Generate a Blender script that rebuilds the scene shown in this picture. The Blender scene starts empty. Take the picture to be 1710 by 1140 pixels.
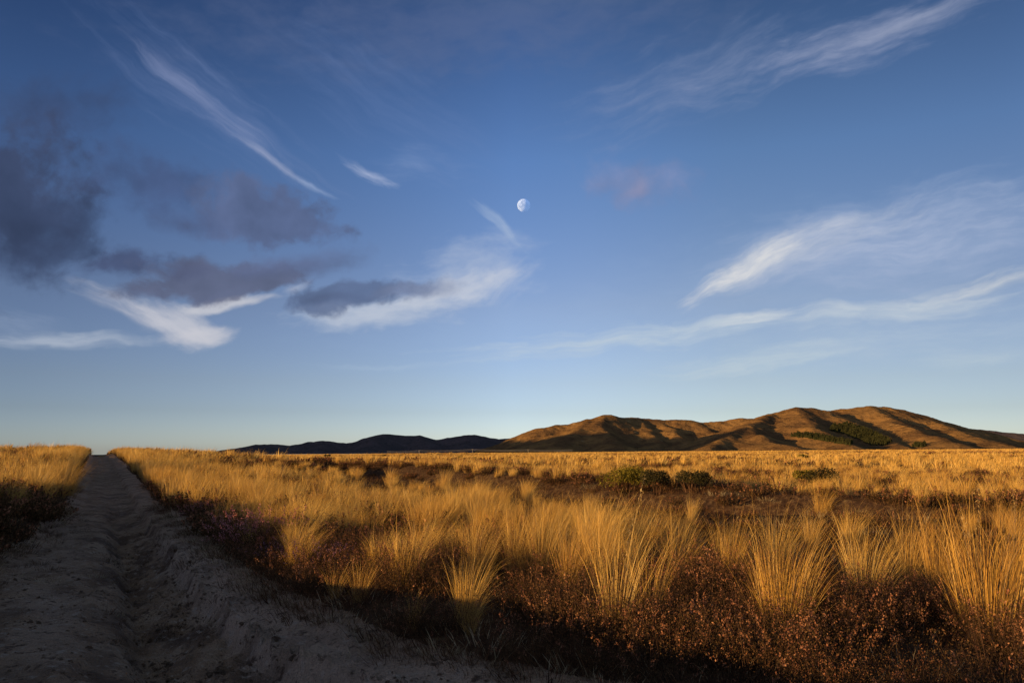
import bpy, math, random
import numpy as np

# ------------------------------------------------------------------ camera, sky, sun, exposure
S = bpy.context.scene
C = S.collection
RAD = math.radians
F = 1330.0                      # focal length in photograph pixels (28 mm)
CAM = np.array([0.0, 0.0, 1.6])
TILT = math.atan(182 / F)
SUN_AZ, SUN_EL = -112.0, 6.5    # degrees clockwise from +Y, degrees up

cam_d = bpy.data.cameras.new('camera')
cam_d.lens = 28.0
cam_d.sensor_width = 36.0
cam_d.clip_start = 0.05
cam_d.clip_end = 60000
cam = bpy.data.objects.new('camera', cam_d)
cam.location = CAM
cam.rotation_euler = (math.pi / 2 + TILT, 0, 0)
C.objects.link(cam)
S.camera = cam
S.view_settings.view_transform = 'Standard'
S.view_settings.look = 'None'
S.view_settings.exposure = 0.78
S.view_settings.gamma = 1.0
S.view_settings.use_curve_mapping = False
S.cycles.max_bounces = 5
S.cycles.diffuse_bounces = 2
S.cycles.transmission_bounces = 2
S.cycles.transparent_max_bounces = 8
S.cycles.caustics_reflective = False
S.cycles.caustics_refractive = False


def ray(px, py):
    a, b = (px - 855) / F, (570 - py) / F
    c, s = math.cos(TILT), math.sin(TILT)
    d = np.array([a, c - b * s, s + b * c])
    return d / np.linalg.norm(d)


def at_range(px, py, dist):
    """The point seen at a pixel of the photograph, at a horizontal distance."""
    d = ray(px, py)
    return CAM + d * (dist / math.hypot(d[0], d[1]))


def az_el(px, py):
    d = ray(px, py)
    return math.degrees(math.atan2(d[0], d[1])), math.degrees(math.asin(d[2]))


def lin(r, g, b):
    f = lambda c: (c / 255 / 12.92) if c / 255 <= 0.04045 else ((c / 255 + 0.055) / 1.055) ** 2.4
    return (f(r), f(g), f(b), 1)


class NT:
    """A little node builder."""
    def __init__(self, tree):
        self.t = tree

    def n(self, kind, ins=None, **props):
        nd = self.t.nodes.new(kind)
        for k, v in props.items():
            setattr(nd, k, v)
        for k, v in (ins or {}).items():
            self.put(nd.inputs[k], v)
        return nd

    def put(self, sock, v):
        if isinstance(v, bpy.types.NodeSocket):
            self.t.links.new(v, sock)
        else:
            sock.default_value = v

    def m(self, op, a, b=0.0, c=0.0, clamp=False):
        nd = self.t.nodes.new('ShaderNodeMath')
        nd.operation = op
        nd.use_clamp = clamp
        for i, v in enumerate((a, b, c)):
            self.put(nd.inputs[i], v)
        return nd.outputs[0]

    def mix(self, fac, a, b, mode='MIX'):
        nd = self.t.nodes.new('ShaderNodeMix')
        nd.data_type = 'RGBA'
        nd.blend_type = mode
        self.put(nd.inputs[0], fac)
        self.put(nd.inputs[6], a)
        self.put(nd.inputs[7], b)
        return nd.outputs[2]

    def smooth(self, x, lo, hi):
        nd = self.t.nodes.new('ShaderNodeMapRange')
        nd.interpolation_type = 'SMOOTHSTEP'
        self.put(nd.inputs[0], x)
        nd.inputs[1].default_value = lo
        nd.inputs[2].default_value = hi
        return nd.outputs[0]

    def ramp(self, fac, stops):
        nd = self.t.nodes.new('ShaderNodeValToRGB')
        e = nd.color_ramp.elements
        while len(e) < len(stops):
            e.new(0.5)
        for k, (p, c) in enumerate(stops):
            e[k].position = p
            e[k].color = c
        self.put(nd.inputs[0], fac)
        return nd.outputs[0]


W = bpy.data.worlds.new('World')
S.world = W
W.use_nodes = True
wt = W.node_tree
wt.nodes.clear()
w = NT(wt)
sky = w.n('ShaderNodeTexSky', sky_type='NISHITA', sun_disc=False, sun_elevation=RAD(SUN_EL),
          sun_rotation=RAD(SUN_AZ) % (2 * math.pi), altitude=900, air_density=1.0, dust_density=0.6, ozone_density=2.0)
tc = w.n('ShaderNodeTexCoord')
sep = w.n('ShaderNodeSeparateXYZ', {0: tc.outputs['Generated']})
el = w.m('MULTIPLY', w.m('ARCSINE', sep.outputs[2]), 57.29578)
az = w.m('MULTIPLY', w.m('ARCTAN2', sep.outputs[0], sep.outputs[1]), 57.29578)
SKY_TINT = [(0.0125, (1.589, 1.941, 3.585, 1)), (0.0675, (1.364, 1.434, 2.287, 1)), (0.12, (1.427, 1.339, 1.875, 1)), (0.2575, (1.493, 1.274, 1.614, 1)), (0.5125, (1.111, 1.219, 1.706, 1)), (0.75, (0.622, 0.76, 1.176, 1)), (0.86, (1.1, 0.92, 0.95, 1)), (1.0, (1.8, 1.36, 1.12, 1))]  # highest stops, above the view, raised and warmed to fill the shade
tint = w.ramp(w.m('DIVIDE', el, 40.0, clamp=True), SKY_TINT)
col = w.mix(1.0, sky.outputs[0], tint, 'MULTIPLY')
# sky tone by azimuth: darker towards both sides, brightened out of view to lift shade
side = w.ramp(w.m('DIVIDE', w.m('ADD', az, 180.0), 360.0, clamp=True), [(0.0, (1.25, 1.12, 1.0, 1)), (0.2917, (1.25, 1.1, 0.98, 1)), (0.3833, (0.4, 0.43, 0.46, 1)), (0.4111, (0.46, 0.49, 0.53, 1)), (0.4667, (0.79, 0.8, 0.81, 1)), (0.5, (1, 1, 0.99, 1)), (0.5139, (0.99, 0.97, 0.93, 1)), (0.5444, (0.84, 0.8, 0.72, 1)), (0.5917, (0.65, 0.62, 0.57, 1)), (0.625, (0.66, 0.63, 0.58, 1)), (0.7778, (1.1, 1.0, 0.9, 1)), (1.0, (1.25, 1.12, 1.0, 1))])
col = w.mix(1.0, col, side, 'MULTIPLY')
K = 12.14    # background strength is 1/K; cloud colours are given as they look at this exposure
EXPO = 2 ** S.view_settings.exposure

# clouds: px, py, half length, half height (photograph pixels), tilt (deg, + = right end up), opacity, colour, streak, soft edge, bend
PURPLE, SLATE, WHITE, CREAM, PINK = (80, 76, 98), (70, 80, 105), (214, 218, 224), (228, 222, 216), (150, 140, 160)
CLOUDS = [
    (1400, 500, 520, 190, 4, .34, (158, 180, 212), 2.2, 1.4, 0, .9),
    (850, 545, 420, 80, 3, .30, (158, 182, 214), 2.2, 1.4, 0, .9),
    (800, 40, 700, 130, 4, .40, (104, 116, 150), 2, 1.2, 0, 1.2),
    (1150, 130, 280, 80, 22, .36, (142, 154, 186), 3, 1.2, 0, 1.5),
    (1440, 65, 330, 56, 17, .58, (150, 160, 190), 3, 1.0, 0, 1.5),
    (1500, 45, 200, 26, 22, .35, (176, 182, 202), 4, 1.1, 0, 1.5),
    (1500, 400, 420, 100, 12, .80, (168, 182, 210), 3, 1.0, 0, .8),
    (1340, 418, 210, 48, 24, .62, (204, 208, 218), 4, 1.1, 0, 1.3),
    (1250, 450, 130, 30, 27, .92, (220, 220, 221), 3, .8, 0, 1.2),
    (1610, 483, 210, 22, 17, .70, (206, 210, 214), 4, 1.0, 0, 1.4),
    (1500, 517, 290, 24, 5, .70, (202, 210, 216), 4, 1.0, 0, 1.4),
    (1240, 535, 105, 15, 9, .90, (214, 218, 220), 4, .9, 0, 1.3),
    (1040, 568, 350, 28, 6, .80, (190, 204, 216), 5, 1.0, 0, 1.4),
    (1280, 603, 220, 26, 7, .70, (192, 206, 214), 5, 1.0, 0, 1.4),
    (1500, 560, 420, 80, 4, .50, (180, 196, 212), 3, 1.2, 0, 1.4),
    (1640, 600, 160, 22, 8, .40, (190, 204, 212), 4, 1.0, 0, 1.4),
    (680, 613, 200, 8, 0, .42, (172, 192, 214), 5, 1.0, 0, 1.4),
    (350, 170, 240, 75, -38, .42, (112, 132, 176), 5, 1.2, 0, 1.6),
    (300, 130, 120, 17, -45, .40, (138, 150, 188), 6, 1.0, 0, 1.5),
    (395, 215, 205, 26, -38, .32, (158, 168, 202), 6, 1.1, -.55, 2.0),
    (455, 270, 95, 10, -31, .50, (184, 190, 214), 6, 1.0, -.2, 1.3),
    (520, 305, 60, 9, -22, .60, (160, 178, 212), 6, 1.0, -.1, 1.3),
    (620, 282, 60, 14, -28, .72, (172, 184, 214), 4, .9, 0, 1.4),
    (700, 272, 100, 36, -5, .34, (142, 162, 202), 3, 1.2, 0, 1.5),
    (660, 180, 280, 100, -30, .24, (108, 132, 180), 4, 1.2, 0, 1.6),
    (830, 375, 62, 16, -48, .55, (172, 190, 216), 5, 1.0, 0, 1.4),
    (780, 455, 150, 76, 6, .50, (190, 200, 218), 2, 1.2, 0, 1.4),
    (735, 490, 150, 36, 14, .70, (212, 214, 220), 2, 1.0, 0, 1.3),
    (845, 462, 60, 44, 40, .50, (206, 210, 220), 3, 1.1, 0, 1.4),
    (620, 528, 160, 32, 5, .92, (192, 200, 214), 2, .9, .2, 1.0),
    (500, 482, 40, 16, 30, .60, (186, 192, 208), 2, 1.0, 0, 1.2),
    (30, 545, 140, 42, -14, .45, (140, 156, 184), 3, 1.1, 0, 1.3),
    (110, 566, 210, 22, 0, .80, (176, 186, 202), 4, .9, 0, 1.2),
    (235, 525, 145, 24, -28, .72, (190, 192, 204), 3, .9, .2, 1.1),
    (300, 535, 100, 32, -18, .85, (204, 204, 212), 2, .8, 0, 1.0),
    (335, 556, 75, 28, 8, .90, (202, 202, 210), 2, .8, 0, 1.0),
    (370, 506, 105, 15, 5, .85, (206, 206, 212), 2, .8, 0, 1.1),
    (372, 528, 34, 12, 12, .55, (120, 142, 180), 2, 1.0, 0, 1.0),
    (1060, 300, 150, 50, -8, .66, (130, 138, 174), 1.5, 1.1, 0, 1.4),
    (1065, 312, 60, 20, 24, .45, (152, 146, 172), 1.5, 1.1, 0, 1.3),
    (85, 180, 200, 80, 8, .70, (62, 76, 110), 1.5, 1.0, 0, 1.1),
    (-5, 330, 215, 175, -10, .97, (60, 70, 98), 1.2, .6, 0, 1.2),
    (75, 385, 135, 100, -20, .85, (54, 67, 96), 1.2, .6, 0, .9),
    (250, 298, 160, 78, -14, .78, (68, 82, 118), 1.3, .9, 0, 1.2),
    (440, 352, 165, 66, -8, .98, (88, 101, 136), 1.4, .5, .25, 1.25),
    (310, 372, 90, 30, -5, .65, (76, 90, 126), 1.4, .9, 0, .9),
    (215, 440, 110, 32, 6, .95, (68, 78, 110), 1.6, .6, 0, 1.3),
    (370, 467, 190, 42, 4, .98, (92, 98, 124), 1.8, .45, 0, 1.3),
    (310, 450, 90, 20, 4, .60, (78, 86, 116), 1.8, .9, 0, .9),
    (490, 440, 150, 32, 6, .92, (92, 104, 138), 1.8, .9, 0, .9),
    (590, 495, 145, 32, 8, .98, (90, 106, 140), 1.6, .5, 0, 1.35),
    (550, 503, 70, 16, 5, .60, (80, 92, 122), 1.6, .9, 0, .9),
    (700, 482, 95, 22, 5, .92, (112, 124, 154), 1.8, .9, 0, 1.0),
]
wv = w.n('ShaderNodeCombineXYZ', {0: az, 1: el, 2: 0.0})
nz = w.n('ShaderNodeTexNoise', {'Vector': wv.outputs[0], 'Scale': 0.16, 'Detail': 4.0})
wsub = w.n('ShaderNodeVectorMath', {0: nz.outputs['Color'], 1: (.5, .5, .5)}, operation='SUBTRACT')
wsc = w.n('ShaderNodeVectorMath', {0: wsub.outputs[0], 'Scale': 2.2}, operation='SCALE')
wadd = w.n('ShaderNodeVectorMath', {0: wv.outputs[0], 1: wsc.outputs[0]}, operation='ADD')
def with_clouds(col, keep):
    for k, (px, py, rx, ry, rot, op, cc, streak, soft, bend, amp) in enumerate(CLOUDS):
        if not keep(px, rx * abs(math.cos(RAD(rot))) + ry * abs(math.sin(RAD(rot)))):
            continue
        a0, e0 = az_el(px, py)
        a1, e1 = az_el(px + 1, py)
        a2, e2 = az_el(px, py - 1)
        sx, sy = math.hypot(a1 - a0, e1 - e0), math.hypot(a2 - a0, e2 - e0)
        skew = math.degrees(math.atan2(e1 - e0, a1 - a0))
        mp = w.n('ShaderNodeMapping', {'Vector': wadd.outputs[0], 'Location': (a0, e0, 0), 'Rotation': (0, 0, RAD(rot + skew)),
                                       'Scale': (rx * sx, ry * sy, 1)}, vector_type='TEXTURE')
        q = w.n('ShaderNodeSeparateXYZ', {0: mp.outputs[0]})
        qy = w.m('MULTIPLY_ADD', w.m('MULTIPLY', q.outputs[0], q.outputs[0]), bend, q.outputs[1]) if bend else q.outputs[1]
        r2 = w.m('ADD', w.m('MULTIPLY', q.outputs[0], q.outputs[0]), w.m('MULTIPLY', qy, qy))
        nv = w.n('ShaderNodeMapping', {'Vector': mp.outputs[0], 'Location': (k * 7.3, k * 3.1, k * 1.7),
                                       'Scale': (rx * sx / streak / 2.4, ry * sy / 3.0 * (1.0 if streak < 1.9 else 1.3 * streak ** .5), 1)})
        no = w.n('ShaderNodeTexNoise', {'Vector': nv.outputs[0], 'Scale': 1.5, 'Detail': 6.0, 'Roughness': .55})
        body = w.m('SUBTRACT', 1.0, w.m('SQRT', r2))
        dens = w.m('MULTIPLY_ADD', w.m('SUBTRACT', no.outputs[0], .5), amp * 1.3, body)
        alpha = w.m('MULTIPLY', w.smooth(dens, 0.0, soft), op)
        if streak >= 3:       # ice cloud: combed into fibres
            nf = w.n('ShaderNodeMapping', {'Vector': mp.outputs[0], 'Location': (k * 3.3, k * 5.7, 2.0), 'Scale': (rx * sx / streak / 1.2, ry * sy * 1.5, 1), 'Rotation': (0, 0, RAD(5))})
            n2 = w.n('ShaderNodeTexNoise', {'Vector': nf.outputs[0], 'Scale': 1.6, 'Detail': 5.0, 'Roughness': .62})
            alpha = w.m('MULTIPLY', alpha, w.m('ADD', .62, w.m('MULTIPLY', w.smooth(n2.outputs[0], .30, .70), .50)))
        alpha = w.m('MULTIPLY', alpha, .86)
        alpha = w.m('MULTIPLY', alpha, w.smooth(r2, 1.9, 1.0))
        c = lin(*cc)
        if streak < 1.9:      # water cloud: thick and thin parts differ in tone
            n3 = w.n('ShaderNodeTexNoise', {'Vector': nv.outputs[0], 'Scale': 1.1, 'Detail': 4.0})
            tone = w.m('ADD', .52, w.m('MULTIPLY', n3.outputs[0], .96))
            cm = w.n('ShaderNodeVectorMath', {0: (c[0] * K / EXPO, c[1] * K / EXPO, c[2] * K / EXPO), 'Scale': tone}, operation='SCALE')
            col = w.mix(w.m('MINIMUM', alpha, 1.0), col, cm.outputs[0])
            continue
        col = w.mix(w.m('MINIMUM', alpha, 1.0), col, (c[0] * K / EXPO, c[1] * K / EXPO, c[2] * K / EXPO, 1))
    return col


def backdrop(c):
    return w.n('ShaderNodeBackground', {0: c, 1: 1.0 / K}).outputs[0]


# the clouds stand in the east only; each half of that sky holds the clouds that reach into it
MX = 855
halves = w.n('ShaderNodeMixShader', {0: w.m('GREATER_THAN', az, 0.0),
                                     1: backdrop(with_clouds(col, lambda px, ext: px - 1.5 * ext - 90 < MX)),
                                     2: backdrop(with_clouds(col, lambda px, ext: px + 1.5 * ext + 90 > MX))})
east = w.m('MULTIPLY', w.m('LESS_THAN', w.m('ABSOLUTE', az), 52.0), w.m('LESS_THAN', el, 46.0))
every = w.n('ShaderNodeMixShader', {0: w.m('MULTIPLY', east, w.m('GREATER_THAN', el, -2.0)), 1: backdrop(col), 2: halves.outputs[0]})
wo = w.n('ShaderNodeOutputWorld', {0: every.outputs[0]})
W.cycles.sampling_method = 'MANUAL'
W.cycles.sample_map_resolution = 512

sun_d = bpy.data.lights.new('sun', 'SUN')
sun_d.energy = 5.0
sun_d.angle = RAD(0.5)
sun_d.color = (1.0, 0.62, 0.22)
sun = bpy.data.objects.new('sun', sun_d)
sa, se = RAD(SUN_AZ), RAD(SUN_EL)
SUNV = np.array([math.sin(sa) * math.cos(se), math.cos(sa) * math.cos(se), math.sin(se)])
from mathutils import Vector, Matrix
sun.rotation_euler = Vector(SUNV).to_track_quat('Z', 'Y').to_euler()
C.objects.link(sun)

# ------------------------------------------------------------------ noise and mesh helpers
rng = np.random.default_rng(11)
_P = rng.permutation(512)
_G = rng.normal(size=(512, 2))
_G /= np.linalg.norm(_G, axis=1)[:, None]


def perlin(x, y):
    x, y = np.asarray(x, float), np.asarray(y, float)
    xi, yi = np.floor(x).astype(int), np.floor(y).astype(int)
    xf, yf = x - xi, y - yi
    u, v = xf ** 3 * (xf * (xf * 6 - 15) + 10), yf ** 3 * (yf * (yf * 6 - 15) + 10)
    def g(a, b, dx, dy):
        h = _P[(_P[(xi + a) & 511] + yi + b) & 511]
        return _G[h, 0] * dx + _G[h, 1] * dy
    n0 = g(0, 0, xf, yf) * (1 - u) + g(1, 0, xf - 1, yf) * u
    n1 = g(0, 1, xf, yf - 1) * (1 - u) + g(1, 1, xf - 1, yf - 1) * u
    return n0 * (1 - v) + n1 * v


def fbm(x, y, octs=4, gain=.5):
    s, a, f = 0, 1.0, 1.0
    for k in range(octs):
        s = s + a * perlin(x * f + 17.3 * k, y * f + 5.1 * k)
        a *= gain
        f *= 2.03
    return s


def sstep(x, a, b):
    t = np.clip((np.asarray(x, float) - a) / (b - a), 0, 1)
    return t * t * (3 - 2 * t)


def mesh_from(name, verts, faces, mat, smooth=True, attrs=None, parent=None, midx=None):
    """faces: an (n,k) array or a list of such arrays."""
    fl = faces if isinstance(faces, list) else [faces]
    me = bpy.data.meshes.new(name)
    verts = np.asarray(verts, np.float32)
    me.vertices.add(len(verts))
    me.vertices.foreach_set('co', verts.ravel())
    tot = np.concatenate([np.full(len(f), f.shape[1]) for f in fl])
    loops = np.concatenate([f.ravel() for f in fl])
    me.loops.add(len(loops))
    me.loops.foreach_set('vertex_index', loops.astype(np.int32))
    me.polygons.add(len(tot))
    me.polygons.foreach_set('loop_start', np.concatenate([[0], np.cumsum(tot)[:-1]]).astype(np.int32))
    me.polygons.foreach_set('loop_total', tot.astype(np.int32))
    for m in mat if isinstance(mat, list) else [mat]:
        me.materials.append(m)
    if midx is not None:
        me.polygons.foreach_set('material_index', np.asarray(midx, np.int32))
    me.update(calc_edges=True)
    me.polygons.foreach_set('use_smooth', np.full(len(tot), smooth))
    for k, v in (attrs or {}).items():
        a = me.attributes.new(k, 'FLOAT', 'POINT')
        a.data.foreach_set('value', np.asarray(v, np.float32))
    o = bpy.data.objects.new(name, me)
    if parent is not None:
        o.parent = parent
    return o


def put(o, label=None, cat=None, group=None, kind=None):
    if o.name not in C.objects:
        C.objects.link(o)
    for k, v in (('label', label), ('category', cat), ('group', group), ('kind', kind)):
        if v:
            o[k] = v
    return o


def new_mat(name):
    m = bpy.data.materials.new(name)
    m.use_nodes = True
    m.node_tree.nodes.clear()
    n = NT(m.node_tree)
    out = n.n('ShaderNodeOutputMaterial')
    return m, n, out


# ------------------------------------------------------------------ the lie of the land
TH = RAD(27.4)
TD = np.array([-math.sin(TH), math.cos(TH)])      # along the track
TN = np.array([math.cos(TH), math.sin(TH)])       # to its right


def to_uv(x, y):
    return x * TN[0] + y * TN[1], x * TD[0] + y * TD[1]


def to_xy(u, v):
    return u * TN[0] + v * TD[0], u * TN[1] + v * TD[1]


def edge_right(v):
    return np.interp(v, [-30, 1.2, 2.4, 2.9, 3.5, 4.4, 6.4, 8.1, 9.5, 13.6, 17.7, 60], [40, 12, 7, 5.2, 3.9, 3.4, 2.42, 2.15, 1.95, 1.85, 1.87, 1.8])


def edge_left(v):
    return np.interp(v, [-30, 3, 8, 15.5, 18.4, 24.7, 60], [-2.3, -2.0, -1.8, -1.35, -0.95, -0.65, -0.6])


def dip_u(v):
    return np.interp(v, [-5, 6, 8, 10.8, 13.2, 20, 47, 90], [60, 27, 22.5, 18.4, 15.7, 14.4, 15.8, 16.5])


def ground(x, y, fine=True):
    x, y = np.asarray(x, float), np.asarray(y, float)
    u, v = to_uv(x, y)
    d = np.hypot(x, y)
    uw = u + .12 * perlin(x * .9, y * .9) + .05 * perlin(x * 2.7 + 9, y * 2.7)
    er, eL = edge_right(v), edge_left(v)
    ridge = np.minimum(np.interp(v, [-5, 4.5, 5.9, 7.5, 9.2, 13.6, 30], [2.9, 2.5, 2.0, 1.5, 1.37, 1.31, 1.35]), er - .15)
    rutu = np.interp(v, [0, 6, 8, 14, 30], [1.0, .7, .55, .6, .6])
    rut = 1 - .75 * sstep(v, 14, 34)
    # cross-section
    z = np.zeros_like(u)
    def seg(z, u0, z0, u1, z1):
        t = np.clip((uw - u0) / np.maximum(u1 - u0, .02), 0, 1)
        return np.where((uw >= u0) & (uw < u1), z0 + (z1 - z0) * t, z)
    zb = -.2 - .32 * rut
    bank = np.interp(v, [-12, 2, 3.6, 4.4, 5, 6.5, 8, 9.5, 11, 12.5, 14, 18, 24, 40, 90], [1.30, 1.28, 1.20, 1.0, .98, 1.02, .94, .76, .68, .66, .72, .62, .50, .40, .34])  # bank height; its unseen near stretch is raised to shade the foreground
    z = seg(z, eL - 50, bank, eL - 1.2, bank)
    z = seg(z, eL - 1.2, bank, eL, -.06)
    z = seg(z, eL, -.06, eL + .45, -.2)
    z = seg(z, eL + .45, -.2, rutu - .62, -.19)
    z = seg(z, rutu - .62, -.19, rutu - .25, -.2 - .1 * rut)
    z = seg(z, rutu - .25, -.2 - .1 * rut, rutu - .02, zb)
    z = seg(z, rutu - .02, zb, rutu + .2, zb + .03)
    z = seg(z, rutu + .2, zb + .03, ridge - .10, -.22 - .09 * rut)
    z = seg(z, ridge - .10, -.22 - .09 * rut, ridge, -.07)
    z = z + .03 * sstep(np.abs(uw - ridge), .12, .0) * rut
    z = seg(z, ridge, -.09, er, -.01)
    z = np.where(uw >= er, .06 * sstep(uw, er, er + 1), z)
    left = sstep(-uw, -eL, -eL + 1.5)
    z = z + left * (.10 * np.clip((-u - 3) / 10, 0, 1)) * sstep(d, 200, 60)
    track = sstep(uw, eL - .2, eL + .3) * sstep(-uw, -er - .3, -er + .2)
    # wheel wear and clods
    z = z + track * (.035 * perlin(u * 2.2, v * .8) + .025 * perlin(x * 3.1, y * 3.1))
    if fine:
        rough = track * sstep(d, 40, 18)
        step = sstep(np.abs(uw - (rutu + ridge) / 2), .75, .1)
        lip = sstep(np.abs(uw - ridge), .34, .06) * rut
        z = z + rough * ((.016 + .045 * step + .05 * lip) * fbm(x * 4.5, y * 4.5, 4) + (.007 + .016 * step + .02 * lip) * fbm(x * 15, y * 15, 2))
        # little runnels washed down the side of the rut
        z = z - rough * .05 * step * np.clip(1 - 3.5 * np.abs(perlin((v + .8 * u) * 2.1, u * .5 + 3)), 0, 1)
        z = z + rough * .035 * sstep(perlin(u * 1.6 + 5, v * .55), .05, .14)
    # heath undulations
    veg = 1 - track
    z = z + veg * (.16 * fbm(x * .13 + 3, y * .13, 3) + .05 * perlin(x * .6, y * .6)) * sstep(d, 3, 12)
    z = z + left * .46 * fbm(x * .16 + 2, y * .16, 2) * sstep(-u, 3.2, 4.5) * sstep(d, 12, 18)
    z = z + veg * .42 * fbm(x * .055, y * .055 + 8, 2) * sstep(d, 22, 50) * sstep(d, 260, 120)
    # the sunken second track
    du = np.abs(u - dip_u(v) + .5 * perlin(v * .2, 3.3))
    z = z - .95 * sstep(du, 3.1, 2.0) * sstep(v, 120, 60)
    z = z + .16 * sstep(np.abs(u - dip_u(v) + 3.4), 1.8, .2) * sstep(v, 100, 50)
    z = z + .22 * sstep(np.abs(u - dip_u(v) - 4.2), 2.4, .3) * sstep(v, 100, 50)
    # long rise with a crest where the track meets the sky
    lw = sstep(-u, -30, -4)
    z = z + (1.25 * sstep(v, 18, 112) - 3.2 * sstep(v, 118, 420)) * lw
    far = sstep(d, 35, 260)
    zf = .0078 * x - .0023 * y
    z = z + far * zf + sstep(d, 60, 300) * 1.1 * fbm(x * .012, y * .012, 3) * sstep(u, -20, 60)
    return z


def hit(px, py, extra=0.0):
    """Where the sight line through a photograph pixel meets the ground."""
    d = ray(px, py)
    t0, prev = 2.0, None
    for t in np.concatenate([np.arange(2, 40, .05), np.arange(40, 1500, .8)]):
        p = CAM + d * t
        if p[2] <= ground(p[0], p[1], False) + extra:
            return p[0], p[1]
    return CAM[0] + d[0] * 1500, CAM[1] + d[1] * 1500


def growth(a, b, s0, g):
    out, x, s = [], a, s0
    while x < b:
        out.append(x)
        x += s
        s *= g
    out.append(b)
    return np.array(out)


# ------------------------------------------------------------------ ground materials
def dirt_material():
    m, n, out = new_mat('pumice_dirt')
    tcn = n.n('ShaderNodeTexCoord')
    P = tcn.outputs['Object']
    n1 = n.n('ShaderNodeTexNoise', {'Vector': P, 'Scale': 1.1, 'Detail': 6.0, 'Roughness': .6})
    n2 = n.n('ShaderNodeTexNoise', {'Vector': P, 'Scale': 9.0, 'Detail': 7.0, 'Roughness': .65})
    n3 = n.n('ShaderNodeTexNoise', {'Vector': P, 'Scale': 60.0, 'Detail': 3.0})
    vo = n.n('ShaderNodeTexVoronoi', {'Vector': P, 'Scale': 45.0})
    c = n.ramp(n1.outputs[0], [(.36, (0.168, 0.096, 0.057, 1)), (.48, (0.308, 0.187, 0.110, 1)), (.62, (0.406, 0.268, 0.170, 1))])
    pal = n.n('ShaderNodeAttribute', attribute_name='pale')
    c = n.mix(n.m('MULTIPLY', pal.outputs['Fac'], .85), c, (0.476, 0.330, 0.236, 1))
    hm = n.n('ShaderNodeAttribute', attribute_name='humus')
    c = n.mix(n.m('MULTIPLY', hm.outputs['Fac'], .85), c, (0.105, 0.056, 0.034, 1))
    c2 = n.mix(n.smooth(n2.outputs[0], .54, .66), c, (0.105, 0.059, 0.036, 1))
    c3 = n.mix(n.m('MULTIPLY', n.smooth(n2.outputs[0], .45, .34), .7), c2, (0.462, 0.357, 0.280, 1))
    c4 = n.mix(n.m('MULTIPLY', n.smooth(n3.outputs[0], .35, .7), .45), c3, (.11, .09, .08, 1))
    h = n.m('ADD', n.m('MULTIPLY', n2.outputs[0], .6), n.m('ADD', n.m('MULTIPLY', n3.outputs[0], .24), n.m('MULTIPLY', vo.outputs[0], -.10)))
    bp = n.n('ShaderNodeBump', {'Height': h, 'Strength': 1.0, 'Distance': .14})
    b = n.n('ShaderNodeBsdfPrincipled', {'Base Color': c4, 'Roughness': .95, 'Normal': bp.outputs[0]})
    b.inputs['Specular IOR Level'].default_value = .1
    n.put(out.inputs[0], b.outputs[0])
    return m


def heath_material():
    m, n, out = new_mat('heath_floor')
    g = n.n('ShaderNodeNewGeometry')
    P = g.outputs['Position']
    n1 = n.n('ShaderNodeTexNoise', {'Vector': P, 'Scale': .35, 'Detail': 5.0})
    n2 = n.n('ShaderNodeTexNoise', {'Vector': P, 'Scale': 6.0, 'Detail': 6.0})
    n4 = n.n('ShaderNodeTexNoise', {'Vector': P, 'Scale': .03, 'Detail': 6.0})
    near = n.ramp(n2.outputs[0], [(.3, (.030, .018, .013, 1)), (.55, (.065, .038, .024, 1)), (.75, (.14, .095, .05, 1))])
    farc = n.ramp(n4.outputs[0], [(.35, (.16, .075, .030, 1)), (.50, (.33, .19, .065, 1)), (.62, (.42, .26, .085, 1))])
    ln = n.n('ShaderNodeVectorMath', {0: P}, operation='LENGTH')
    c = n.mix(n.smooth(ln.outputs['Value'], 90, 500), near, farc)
    bp = n.n('ShaderNodeBump', {'Height': n2.outputs[0], 'Strength': .8, 'Distance': .1})
    b = n.n('ShaderNodeBsdfDiffuse', {'Color': c, 'Normal': bp.outputs[0]})
    n.put(out.inputs[0], b.outputs[0])
    return m


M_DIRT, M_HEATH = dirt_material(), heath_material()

us = np.concatenate([-growth(3.0, 5000, .09, 1.075)[::-1], np.arange(-2.95, 5.0, .045), growth(5.0, 6000, .08, 1.075)])
vs = np.concatenate([-growth(0, 400, .5, 1.2)[::-1][:-1], np.arange(0, 3, .15), np.arange(3, 22, .055), growth(22, 9000, .08, 1.028)])
U, V = np.meshgrid(us, vs)
X, Y = to_xy(U, V)
Z = ground(X, Y)
nu, nvv = len(us), len(vs)
idx = np.arange(nu * nvv).reshape(nvv, nu)
quads = np.stack([idx[:-1, :-1], idx[:-1, 1:], idx[1:, 1:], idx[1:, :-1]], -1).reshape(-1, 4)
uc = (U[:-1, :-1] + U[1:, 1:]).ravel() / 2
vc = (V[:-1, :-1] + V[1:, 1:]).ravel() / 2
wob = .14 * perlin(uc * 2.2, vc * 2.2)
is_tr = (uc > edge_left(vc) - .05 + wob) & (uc < edge_right(vc) + .15 + wob) & (vc > -30) & (vc < 160)
allv = np.stack([X.ravel(), Y.ravel(), Z.ravel()], 1)


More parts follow.
